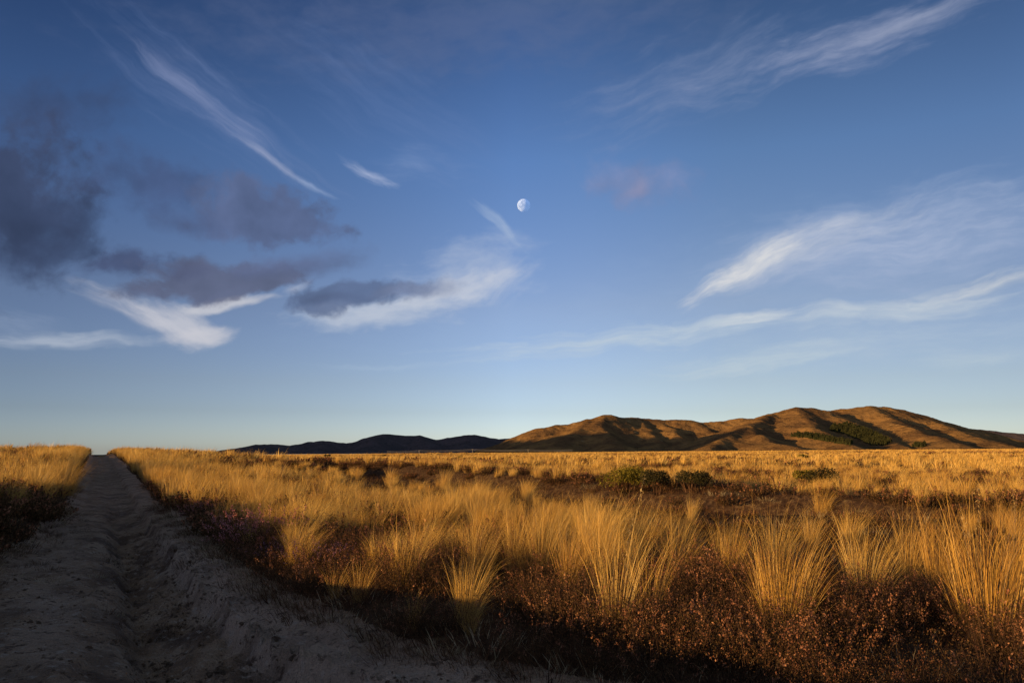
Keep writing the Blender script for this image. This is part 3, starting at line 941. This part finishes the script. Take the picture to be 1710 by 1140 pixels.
# tussocks that stand out in the photograph: base px, base py, top py, kind, label, stalk, width
HEROES = [
    (1028, 1062, 862, 4, 'sparse open tussock fan of stiff straw stems beside the bare dirt shelf', True, 0.68),
    (1085, 1045, 880, 5, 'thin leaning tuft just right of the sparse open fan', False, 0.68),
    (1310, 1066, 892, 1, 'dense upright bright gold tussock standing alone in red heather', False, 0.70),
    (1660, 1062, 876, 1, 'largest dense golden tussock dome beside the patch of rusty heather', True, 0.84),
    (1222, 985, 862, 2, 'tall slender tussock with seed stalk behind the dense upright gold one', True, 0.68),
    (1425, 975, 872, 4, 'thin arching tussock behind the patch of rusty heather', False, 0.76),
    (1520, 972, 862, 2, 'tall loose tussock at the back of the rusty heather patch', False, 0.84),
    (1570, 985, 868, 0, 'full tussock between the largest dome and the heather patch', False, 0.76),
    (1705, 1000, 872, 2, 'tall tussock behind the largest golden dome', True, 0.76),
    (905, 965, 855, 0, 'full bright tussock in the middle of the sunlit stand', False, 0.84),
    (950, 985, 868, 2, 'tall tussock just left of the sparse open fan', False, 0.76),
    (860, 962, 862, 0, 'full golden tussock with arching tips left of the sunlit stand middle', False, 0.76),
    (800, 960, 880, 1, 'pale glowing broad tussock at the left end of the bright stand', False, 0.84),
    (1000, 985, 858, 0, 'full tussock behind the sparse open fan', True, 0.76),
    (1130, 975, 872, 3, 'drooping tussock arching over the dark dip', False, 0.84),
    (1155, 872, 828, 2, 'small separate tussock at the near edge of the dark dip', False, 0.76),
    (985, 858, 824, 1, 'low rounded tussock on the far side of the dip facing the shrubs', False, 0.76),
    (895, 846, 820, 0, 'little upright tussock alone at the left of the dark dip', False, 0.76),
    (742, 818, 778, 2, 'tall tussock on the plain behind the first stand', False, 0.91),
    (690, 1052, 985, 5, 'grey shaded tuft at the edge of the dirt shelf', False, 0.76),
    (560, 1000, 940, 5, 'shaded grey green tuft below the violet heather', False, 0.91),
    (600, 1005, 930, 4, 'thin shaded tussock among dark heather near the shelf', False, 0.91),
    (785, 1062, 1000, 5, 'short dry tuft hanging over the shelf edge', False, 0.91),
    (110, 826, 772, 3, 'windswept drooping tussock glowing on the left bank beside the track', False, 0.99),
    (60, 838, 800, 3, 'shaggy windswept tussock on the left bank crest', False, 1.06),
    (20, 850, 806, 2, 'tall tussock on the left bank nearest the camera', False, 1.06),
]
taken = []
for px, py, top, kind, label, stalk, wide in HEROES:
    x, y = hit(px, py)
    d = math.hypot(x, y)
    h = (py - top) / F * d
    base_h = BASE_H[kind]
    tussock_thing(x, y, kind, max(.45, h / base_h), r.uniform(-.5, .5), label, None, stalk, wide=wide)
    taken.append((x, y))
taken = np.array(taken)

# --- tussocks near the camera as things, the rest as one mass
tx, ty = sector(3.0, 4.2, 34, r, 42)
bu = r.uniform(-14, 0, 420); bv = r.uniform(-6, 24, 420)
bx, by = to_xy(bu, bv)
tx, ty = np.concatenate([tx, bx]), np.concatenate([ty, by])
uu, vv_ = to_uv(tx, ty)
wt_ = tussock_weight(tx, ty)
front = sstep(uu, 2.7, 3.8) * sstep(-vv_, -8.0, -6.3)        # heather ground at the near right: few tussocks
wt_ = wt_ * (1 - .96 * front)
keep = r.uniform(0, 1, len(tx)) < wt_ * .85
tx, ty = tx[keep], ty[keep]
dd = np.hypot(tx, ty)
ok = dd > 3.0
for hx, hy in taken:
    ok &= np.hypot(tx - hx, ty - hy) > .38
tx, ty, dd = tx[ok], ty[ok], dd[ok]
order = np.argsort(dd)
tx, ty, dd = tx[order], ty[order], dd[order]
inframe = np.abs(tx / np.maximum(ty, .1)) < .70
named = np.zeros(len(tx), bool)
named[np.flatnonzero(inframe)[:262]] = True
SIZE = lambda s: 'short' if s < .6 else 'tall' if s > .86 else 'knee high'
for x, y in zip(tx[named], ty[named]):
    u, v = to_uv(x, y)
    er, eL = edge_right(v), edge_left(v)
    kind = int(r.choice(6, p=[.24, .18, .22, .18, .11, .07]))
    s = float(r.uniform(.8, 1.22)) * float(tussock_size(x, y))
    if u < eL:
        where, group = 'on the left bank above the track', 'tussocks on the left bank'
    elif u < er + 2.2:
        where, group = 'on the right verge of the track', 'tussocks on the right verge'
    elif u > dip_u(v) - 1:
        where, group = 'beyond the dark sunken dip', 'tussocks beyond the dip'
    else:
        where, group = 'in the heath between the track and the dip', 'tussocks of the heath'
    label = f'{SIZE(s)} {NEAR_KIND[kind]} golden tussock {where}'
    tussock_thing(x, y, kind, s, float(r.uniform(-.6, .6)), label, f'{SIZE(s)} {NEAR_KIND[kind]} {group}')
mx_, my_ = tx[~named], ty[~named]


def with_z(x, y, sink=.02):
    return np.stack([x, y, ground(x, y, False) - sink], 1)


def heather_size(x, y):
    u, v = to_uv(x, y)
    low = sstep(u, 6.5, 8.5) * sstep(-u, -dip_u(v) - 3.5, -dip_u(v) - 1.5) * sstep(-v, -60, -40)
    return 1 - .62 * low


def mass(name, protos, x, y, s0, s1, label, cat, size=None):
    n = len(x)
    scatter(name, protos, with_z(x, y), r.uniform(-.7, .7, n), r.uniform(s0, s1, n) * (1 if size is None else size(x, y)), r.integers(0, len(protos), n), label, cat)


sx_, sy_ = sector(2.0, 34, 62, r, 42)
k = r.uniform(0, 1, len(sx_)) < tussock_weight(sx_, sy_)
mx_, my_ = np.concatenate([mx_, sx_[k]]), np.concatenate([my_, sy_[k]])
mass('tussock_grassland', MID, mx_, my_, .75, 1.25, 'golden tussock grassland covering the plain beyond the verge', 'grassland', tussock_size)
sx_, sy_ = sector(.62, 60, 300, r, 38)
k = r.uniform(0, 1, len(sx_)) < tussock_weight(sx_, sy_)
fv = r.uniform(24, 150, 900)
fu = np.where(r.uniform(0, 1, 900) < .5, edge_left(fv) - .25 - r.exponential(1.2, 900), edge_right(fv) + .3 + r.exponential(1.4, 900))
fx, fy = to_xy(fu, fv)
mass('track_fringe_grass', MID, fx, fy, .7, 1.05, 'golden tussock fringe along both sides of the far track', 'grassland')
mass('distant_tussock_grassland', LOW, sx_[k], sy_[k], .65, 1.2, 'pale golden tussock grassland of the far plain', 'grassland')
sx_, sy_ = sector(.035, 300, 1500, r, 38)
k = r.uniform(0, 1, len(sx_)) < .4 + .6 * clump(sx_ * .1, sy_ * .1)
mass('horizon_tussock_grassland', VLOW, sx_[k], sy_[k], .8, 1.5, 'golden grassland along the foot of the hills', 'grassland')

# --- heather
def heather_thing(x, y, kind, s, label, group=None, bloom=None):
    bush, bl = HEATHER[kind] if bloom is None else FLOWERING
    o = bush.copy()
    o.name = 'heather_bush'
    o.location = (x, y, float(ground(x, y, False)) - .02)
    o.rotation_euler = (0, 0, float(r.uniform(0, 6.28)))
    o.scale = (s, s, s * float(r.uniform(.85, 1.15)))
    put(o, label, 'heather bush', group)
    if bl is not None:
        b = bl.copy()
        if bloom is not None:
            b.data = bl.data.copy()
            b.data.materials[0] = bloom
        b.name = 'bloom'
        b.parent = o
        C.objects.link(b)
    return o


for px, py, s, kind, bloom, label in [
    (402, 908, 1.45, 1, M_PINK, 'pink flowering heather bush on the right verge catching the sun'),
    (445, 914, 1.55, 1, M_PINK, 'second pink flowering heather bush, nearer the shelf'),
    (335, 862, .95, 1, M_PINK, 'small pink heather bush farther up the verge'),
    (492, 942, 1.15, 1, M_VIOLET, 'dusky violet heather bush right of the pink ones'),
    (535, 952, .95, 1, M_VIOLET, 'dull violet heather bush in shade beside the straw grass'),
    (1470, 1040, 1.0, 1, None, 'rusty heather bush in full sun, centre of the heather patch'),
    (1560, 1050, 1.0, 1, None, 'rusty sunlit heather bush beside the largest tussock dome'),
    (1230, 1080, .9, 1, None, 'rust brown heather bush at the foot of the lone upright tussock'),
]:
    x, y = hit(px, py)
    heather_thing(x, y, kind, s, label, None, bloom)

hx, hy = sector(5.5, 3.6, 24, r, 42)
u, v = to_uv(hx, hy)
er, eL = edge_right(v), edge_left(v)
wgt = .35 + .4 * sstep(fbm(hx * .3, hy * .3 + 9, 3), -.3, .3)
wgt = np.where((u > eL - .1) & (u < er + .22), 0, wgt)
wgt = np.where((u >= er + .22) & (u < er + 1.6) & (v < 14), .95, wgt)
wgt = np.maximum(wgt, 1.25 * sstep(u, 3.0, 4.0) * sstep(-v, -9.0, -6.5) * (u > er + .22))
wgt = np.where((u <= eL - .1) & (u > eL - 1.6), .9, wgt)
k = r.uniform(0, 1, len(hx)) < wgt * .8
hx, hy = hx[k], hy[k]
dd = np.hypot(hx, hy)
order = np.argsort(dd)
hx, hy = hx[order], hy[order]
inf = (np.abs(hx / np.maximum(hy, .1)) < .70)
nm = np.zeros(len(hx), bool)
nm[np.flatnonzero(inf)[:285]] = True
for x, y in zip(hx[nm], hy[nm]):
    u, v = to_uv(x, y)
    kind = int(r.choice(3))
    s = float(r.uniform(.75, 1.3)) * float(heather_size(x, y))
    where, grp = ('on the left bank', 'left bank heather') if u < edge_left(v) else ('along the edge of the dirt shelf', 'shelf edge heather') if u < edge_right(v) + 1.6 else ('between the tussocks', 'heather between tussocks')
    what = ['brown leafy', 'rust flowered', 'dark twiggy'][kind]
    size = 'low' if s < 1.0 else 'taller'
    heather_thing(x, y, kind, s, f'{size} {what} heather bush {where}', f'{size} {what} {grp}')
mass('heather_cover', HMID, hx[~nm], hy[~nm], .7, 1.2, 'dark brown heather filling the gaps among the tussocks', 'heather', heather_size)
sx_, sy_ = sector(1.5, 18, 75, r, 40)
u, v = to_uv(sx_, sy_)
dip = sstep(np.abs(u - dip_u(v)), 3.6, 2.0)
wgt = np.where((u > edge_left(v) - .3) & (u < edge_right(v) + .3), 0, .40 + .45 * sstep(fbm(sx_ * .1, sy_ * .1 + 4, 3), -.1, .3) + .1 * dip)
k = r.uniform(0, 1, len(sx_)) < wgt
mass('heather_carpet', HMID, sx_[k], sy_[k], .7, 1.25, 'reddish heather patches on the plain around the dip', 'heather', heather_size)
sx_, sy_ = sector(.34, 70, 420, r, 38)
u, v = to_uv(sx_, sy_)
k = (r.uniform(0, 1, len(sx_)) < sstep(fbm(sx_ * .03, sy_ * .03 + 4, 3), -.1, .35)) & ((u < edge_left(v) - .8) | (u > edge_right(v) + .8))
mass('distant_heather', HLOW, sx_[k], sy_[k], .8, 1.5, 'dull red heather streaks on the far plain', 'heather')

# --- litter and short dry grass on the floor
sx_, sy_ = sector(16, 3.2, 14, r, 42)
u, v = to_uv(sx_, sy_)
er, eL = edge_right(v), edge_left(v)
k = (u < eL + .05) | (u > er + .02 + .25 * perlin(sx_ * 1.3, sy_ * 1.3))
sx_, sy_ = sx_[k], sy_[k]
ex, ey = sector(5, 14, 40, r, 42)
u, v = to_uv(ex, ey)
k = (u < edge_left(v) + .05) | (u > edge_right(v) + .05)
sx_, sy_ = np.concatenate([sx_, ex[k]]), np.concatenate([sy_, ey[k]])
n = len(sx_)
scatter('heath_litter', MATS, with_z(sx_, sy_, .01), r.uniform(0, 6.28, n), r.uniform(.6, 1.3, n), r.choice(3, n, p=[.45, .40, .15]), 'low dead growth and litter on the heath floor', 'ground cover')

def clod_mesh(seed):
    r_ = np.random.default_rng(seed)
    n_, m_ = 8, 5
    a, b = np.meshgrid(np.linspace(0, 2 * math.pi, n_, endpoint=False), np.linspace(.25, math.pi - .25, m_))
    rr = 1 + .28 * r_.normal(size=a.shape)
    v = np.stack([rr * np.sin(b) * np.cos(a), rr * np.sin(b) * np.sin(a) * .8, rr * np.cos(b) * .6], -1).reshape(-1, 3)
    i = np.arange(n_ * m_).reshape(m_, n_)
    q = np.stack([i[:-1], np.roll(i, -1, 1)[:-1], np.roll(i, -1, 1)[1:], i[1:]], -1).reshape(-1, 4)
    return mesh_from('clod', v, q, M_DIRT, smooth=False)


CLODS = [clod_mesh(91), clod_mesh(92), clod_mesh(93)]
cu, cv = r.uniform(-1.7, 3.6, 34000), 3.2 + 15 * r.uniform(0, 1, 34000) ** 1.5
w_ = .28 + .9 * sstep(np.abs(cu - .95), .75, .1) + .5 * sstep(-cu, 1.0, 1.5)
k = (cu > edge_left(cv)) & (cu < edge_right(cv)) & (r.uniform(0, 1, len(cu)) < w_ * sstep(fbm(cu * 1.3, cv * 1.3, 2), -.35, .4))
cx_, cy_ = to_xy(cu[k], cv[k])
n = len(cx_)
scatter('dirt_clods', CLODS, np.stack([cx_, cy_, ground(cx_, cy_)], 1), r.uniform(0, 6.28, n), np.minimum(.05, .0045 + r.exponential(.0055, n)), r.integers(0, 3, n), 'crumbled clods and pebbles of pumice on the track', 'clods')
tu, tv = r.uniform(-1.6, 3.4, 420), 3.4 + 26 * r.uniform(0, 1, 420)
k = (tu > edge_left(tv) + .1) & (tu < edge_right(tv)) & (fbm(tu * .9 + 8, tv * .5, 2) > .08)
tx_, ty_ = to_xy(tu[k], tv[k])
ev = 3.2 + 24 * r.uniform(0, 1, 700) ** 1.3
eu = np.where(r.uniform(0, 1, 700) < .4, edge_left(ev) + r.exponential(.16, 700), edge_right(ev) - r.exponential(.13, 700))
ex_, ey_ = to_xy(eu, ev)
tx_, ty_ = np.concatenate([tx_, ex_]), np.concatenate([ty_, ey_])
n = len(tx_)
scatter('dead_grass_wisps', MATS, np.stack([tx_, ty_, ground(tx_, ty_) - .01], 1), r.uniform(0, 6.28, n), r.uniform(.22, .75, n), r.choice(3, n, p=[.35, .25, .40]), 'wisps of dead grass and heather rooted in the track', 'dead grass')

# ------------------------------------------------------------------ shrubs on the plain
def shrub_px(px, py, wpx, hpx, mat, label, seed, n=2600, ls=.05, lumps=16, name='shrub', group=None):
    x, y = hit(px, py)
    d = math.hypot(x, y)
    return shrub(name, seed, x, y, wpx / 2 / F * d, wpx / 2.6 / F * d, hpx / F * d * 1.05, mat, label, n, ls * d / 30, lumps, group=group)


shrub_px(1048, 828, 92, 44, M_GREEN, 'largest rounded golden green shrub beyond the dark dip', 3, 5200, .06, 26)
shrub_px(1096, 826, 60, 36, M_DARK, 'dark side shrub touching the golden green one', 8, 2200, .06, 14)
shrub_px(1152, 820, 70, 31, M_DARK, 'dark low shrub right of the golden green one', 4, 3400, .055, 20)
shrub_px(1378, 822, 66, 34, M_DARK, 'sparse dark green shrub among tussocks right of the dip', 5, 2400, .055, 16)
shrub_px(1345, 812, 40, 24, M_GREEN, 'small yellowish shrub left of the sparse dark green one', 9, 1400, .055, 10)
shrub_px(546, 765, 11, 6, M_DARK, 'small dark bush on the plain below the low end of the far hills', 6, 500, .05, 8)
shrub_px(643, 764, 9, 4, M_DARK, 'tiny green bush on the plain below the tallest far hill', 7, 400, .05, 8)
shrub_px(768, 768, 13, 6, M_GREEN, 'little green bush, left one of two together on the plain', 11, 500, .05, 8)
shrub_px(790, 768, 14, 5, M_GREEN, 'little flat green bush, right one of two together on the plain', 12, 500, .05, 8)
shrub_px(1338, 767, 20, 7, M_GREEN, 'lone low green bush on the bright plain below the domed hill', 13, 700, .05, 9)


def skyline_shrub(px, top, wpx, dist, hpx, label, seed):
    p = at_range(px, top, dist)
    x, y = p[0], p[1]
    h = p[2] - float(ground(x, y, False))
    shrub('shrub', seed, x, y, wpx / 2 / F * dist, wpx / 2.4 / F * dist, max(h, .6), M_DARK, label, 700, .16, 12)


skyline_shrub(22, 748, 11, 96, 4, 'dark bush on the skyline of the left rise', 15)
skyline_shrub(290, 753, 17, 120, 5, 'low dark bush on the skyline right of the track crest', 16)

# ------------------------------------------------------------------ plantation on the hill
def conifer(seed):
    r_ = np.random.default_rng(seed)
    n = 240
    t = r_.uniform(0, 1, n) ** .8
    a = r_.uniform(0, 6.28, n)
    rr = (1 - t) * 3.4 * r_.uniform(.5, 1.05, n) + .2
    c = np.stack([rr * np.cos(a), rr * np.sin(a), 1.2 + t * 11], 1)
    lv, lq, lt = leaves(c, 2.3, r_, ratio=1.6)
    tv, tq, tt, ta = blades(4, 11, .3, .02, .0, .6, 3, (0, 0), r_)
    v, q, t_, a_, mi = join([(lv, lq, lt, np.ones(len(lv)), 0), (tv, tq, tt, ta, 1)])
    return mesh_from('conifer', v, q, [M_PINE, M_STEM], attrs={'tint': t_, 'along': a_}, midx=mi)


PINES = [conifer(81), conifer(82)]


def hill_hit(px, py):
    d = ray(px, py)
    hd = d / math.hypot(d[0], d[1])
    ts = np.arange(2500, 4400, 6.0)
    P = CAM[None] + hd[None] * ts[:, None]
    k = np.flatnonzero(P[:, 2] <= main_h(P[:, 0], P[:, 1]))
    return P[k[0]] if len(k) else None


def plantation(name, poly, n, label):
    poly = np.array(poly, float)
    pts = []
    lo, hi = poly.min(0), poly.max(0)
    tries = 0
    while len(pts) < n and tries < n * 20:
        tries += 1
        p = r.uniform(lo, hi)
        x0, y0, x1, y1 = poly[:, 0], poly[:, 1], np.roll(poly[:, 0], -1), np.roll(poly[:, 1], -1)
        c = ((y0 > p[1]) != (y1 > p[1])) & (p[0] < (x1 - x0) * (p[1] - y0) / (y1 - y0 + 1e-9) + x0)
        if c.sum() % 2:
            h = hill_hit(*p)
            if h is not None:
                pts.append((h[0], h[1], float(main_h(np.array(h[0]), np.array(h[1]))) - .5))
    pts = np.array(pts)
    m = len(pts)
    scatter(name, PINES, pts, r.uniform(0, 6.28, m), r.uniform(.8, 1.35, m), r.integers(0, 2, m), label, 'plantation')


plantation('pine_plantation', [(1392, 711), (1415, 709), (1445, 718), (1470, 728), (1490, 738), (1478, 745), (1455, 744), (1440, 737), (1415, 728), (1385, 719)], 900, 'dark pine plantation in the valley of the right hill')
plantation('pine_belt', [(1320, 728), (1345, 726), (1380, 731), (1424, 740), (1422, 745), (1385, 739), (1350, 733), (1322, 731)], 350, 'narrow dark belt of pines across the foot of the domed hill')
plantation('pine_row', [(1525, 744), (1548, 743), (1544, 747), (1524, 747)], 60, 'short dark row of pines at the foot of the valley')


# ------------------------------------------------------------------ power line and moon
def simple_mat(name, c, rough=.8):
    m, n, out = new_mat(name)
    tcn = n.n('ShaderNodeTexCoord')
    nn = n.n('ShaderNodeTexNoise', {'Vector': tcn.outputs['Object'], 'Scale': 3.0, 'Detail': 4.0})
    cc = n.mix(nn.outputs[0], tuple(k * .7 for k in c) + (1,), tuple(min(1, k * 1.2) for k in c) + (1,))
    b = n.n('ShaderNodeBsdfPrincipled', {'Base Color': cc, 'Roughness': rough})
    n.put(out.inputs[0], b.outputs[0])
    return m


M_POLE, M_WIRE = simple_mat('weathered_pole', (.34, .29, .23)), simple_mat('cable', (.40, .36, .32), .5)


def tube(p0, p1, r0, r1, sides=8):
    p0, p1 = np.array(p0, float), np.array(p1, float)
    d = (p1 - p0) / np.linalg.norm(p1 - p0)
    a = np.cross(d, [0, 0, 1.0] if abs(d[2]) < .9 else [1.0, 0, 0])
    a /= np.linalg.norm(a)
    b = np.cross(d, a)
    t = np.linspace(0, 2 * math.pi, sides, endpoint=False)
    ring = np.cos(t)[:, None] * a + np.sin(t)[:, None] * b
    v = np.concatenate([p0 + ring * r0, p1 + ring * r1])
    i = np.arange(sides)
    j = (i + 1) % sides
    return v, np.stack([i, j, j + sides, i + sides], 1)


def pole(px, top, dist, label):
    p = at_range(px, top, dist)
    g = float(ground(p[0], p[1], False))
    root = bpy.data.objects.new('utility_pole', None)
    root.location = (p[0], p[1], g)
    put(root, label, 'utility pole', 'utility poles on the plain')
    h = p[2] - g
    v, q = tube((0, 0, -.5), (0, 0, h), .24, .17)
    C.objects.link(mesh_from('post', v, q, M_POLE, parent=root))
    v, q = tube((-1.1, 0, h - .5), (1.1, 0, h - .5), .10, .10, 4)
    C.objects.link(mesh_from('crossarm', v, q, M_POLE, smooth=False, parent=root))
    return p, g


poles = []
for px, top, lab in [(700, 751.5, 'utility pole, leftmost of the line before the dark hills'), (789, 749.6, 'utility pole before the far dark hills, middle of three'), (882, 750, 'utility pole at the foot of the lit hill')]:
    poles.append(pole(px, top, 1150, lab)[0])
pole(3, 746.5, 420, 'lone pole with crossarm at the edge of the left rise')
for dz, lab in ((.25, 'upper thin wire strung between the poles'), (1.6, 'lower thin wire strung between the poles')):
    vs_, qs_, k = [], [], 0
    chain = [poles[0] + (poles[0] - poles[1]) * .6, *poles, poles[2] + (poles[2] - poles[1]) * .8]
    for a, b in zip(chain[:-1], chain[1:]):
        prev = None
        for s in range(9):
            t = s / 8
            p = a + (b - a) * t - np.array([0, 0, dz + 4 * .9 * t * (1 - t)])
            if prev is not None:
                v, q = tube(prev, p, .11, .11, 4)
                vs_.append(v); qs_.append(q + k); k += len(v)
            prev = p
    put(mesh_from('power_line', np.concatenate(vs_), np.concatenate(qs_), M_WIRE), lab, 'power line', 'power lines')


def moon():
    m, n, out = new_mat('moon_rock')
    tcn = n.n('ShaderNodeTexCoord')
    nn = n.n('ShaderNodeTexNoise', {'Vector': tcn.outputs['Object'], 'Scale': 1.7 / 110, 'Detail': 3.0})
    c = n.ramp(nn.outputs[0], [(.36, (.18, .24, .35, 1)), (.60, (.32, .42, .62, 1))])
    d = n.n('ShaderNodeBsdfDiffuse', {'Color': c, 'Roughness': 1.0})
    tr = n.n('ShaderNodeBsdfTransparent')          # the lit air between us and the moon adds to it
    ad = n.n('ShaderNodeAddShader', {0: d.outputs[0], 1: tr.outputs[0]})
    gm = n.n('ShaderNodeNewGeometry')
    mm = n.n('ShaderNodeMixShader', {0: gm.outputs['Backfacing'], 1: ad.outputs[0], 2: tr.outputs[0]})
    n.put(out.inputs[0], mm.outputs[0])
    D = 16000.0
    p = CAM + ray(874.5, 343) * D
    R = 10.6 / F * D
    vs_, fs = [], []
    nu_, nv_ = 64, 32
    for j in range(nv_ + 1):
        for i in range(nu_):
            a, b = 2 * math.pi * i / nu_, math.pi * j / nv_
            vs_.append((R * math.sin(b) * math.cos(a), R * math.sin(b) * math.sin(a), R * math.cos(b)))
    for j in range(nv_):
        for i in range(nu_):
            fs.append((j * nu_ + i, (j + 1) * nu_ + i, (j + 1) * nu_ + (i + 1) % nu_, j * nu_ + (i + 1) % nu_))
    o = mesh_from('moon', vs_, np.array(fs), m)
    o.location = p
    put(o, 'pale gibbous moon high in the blue evening sky', 'moon')


moon()
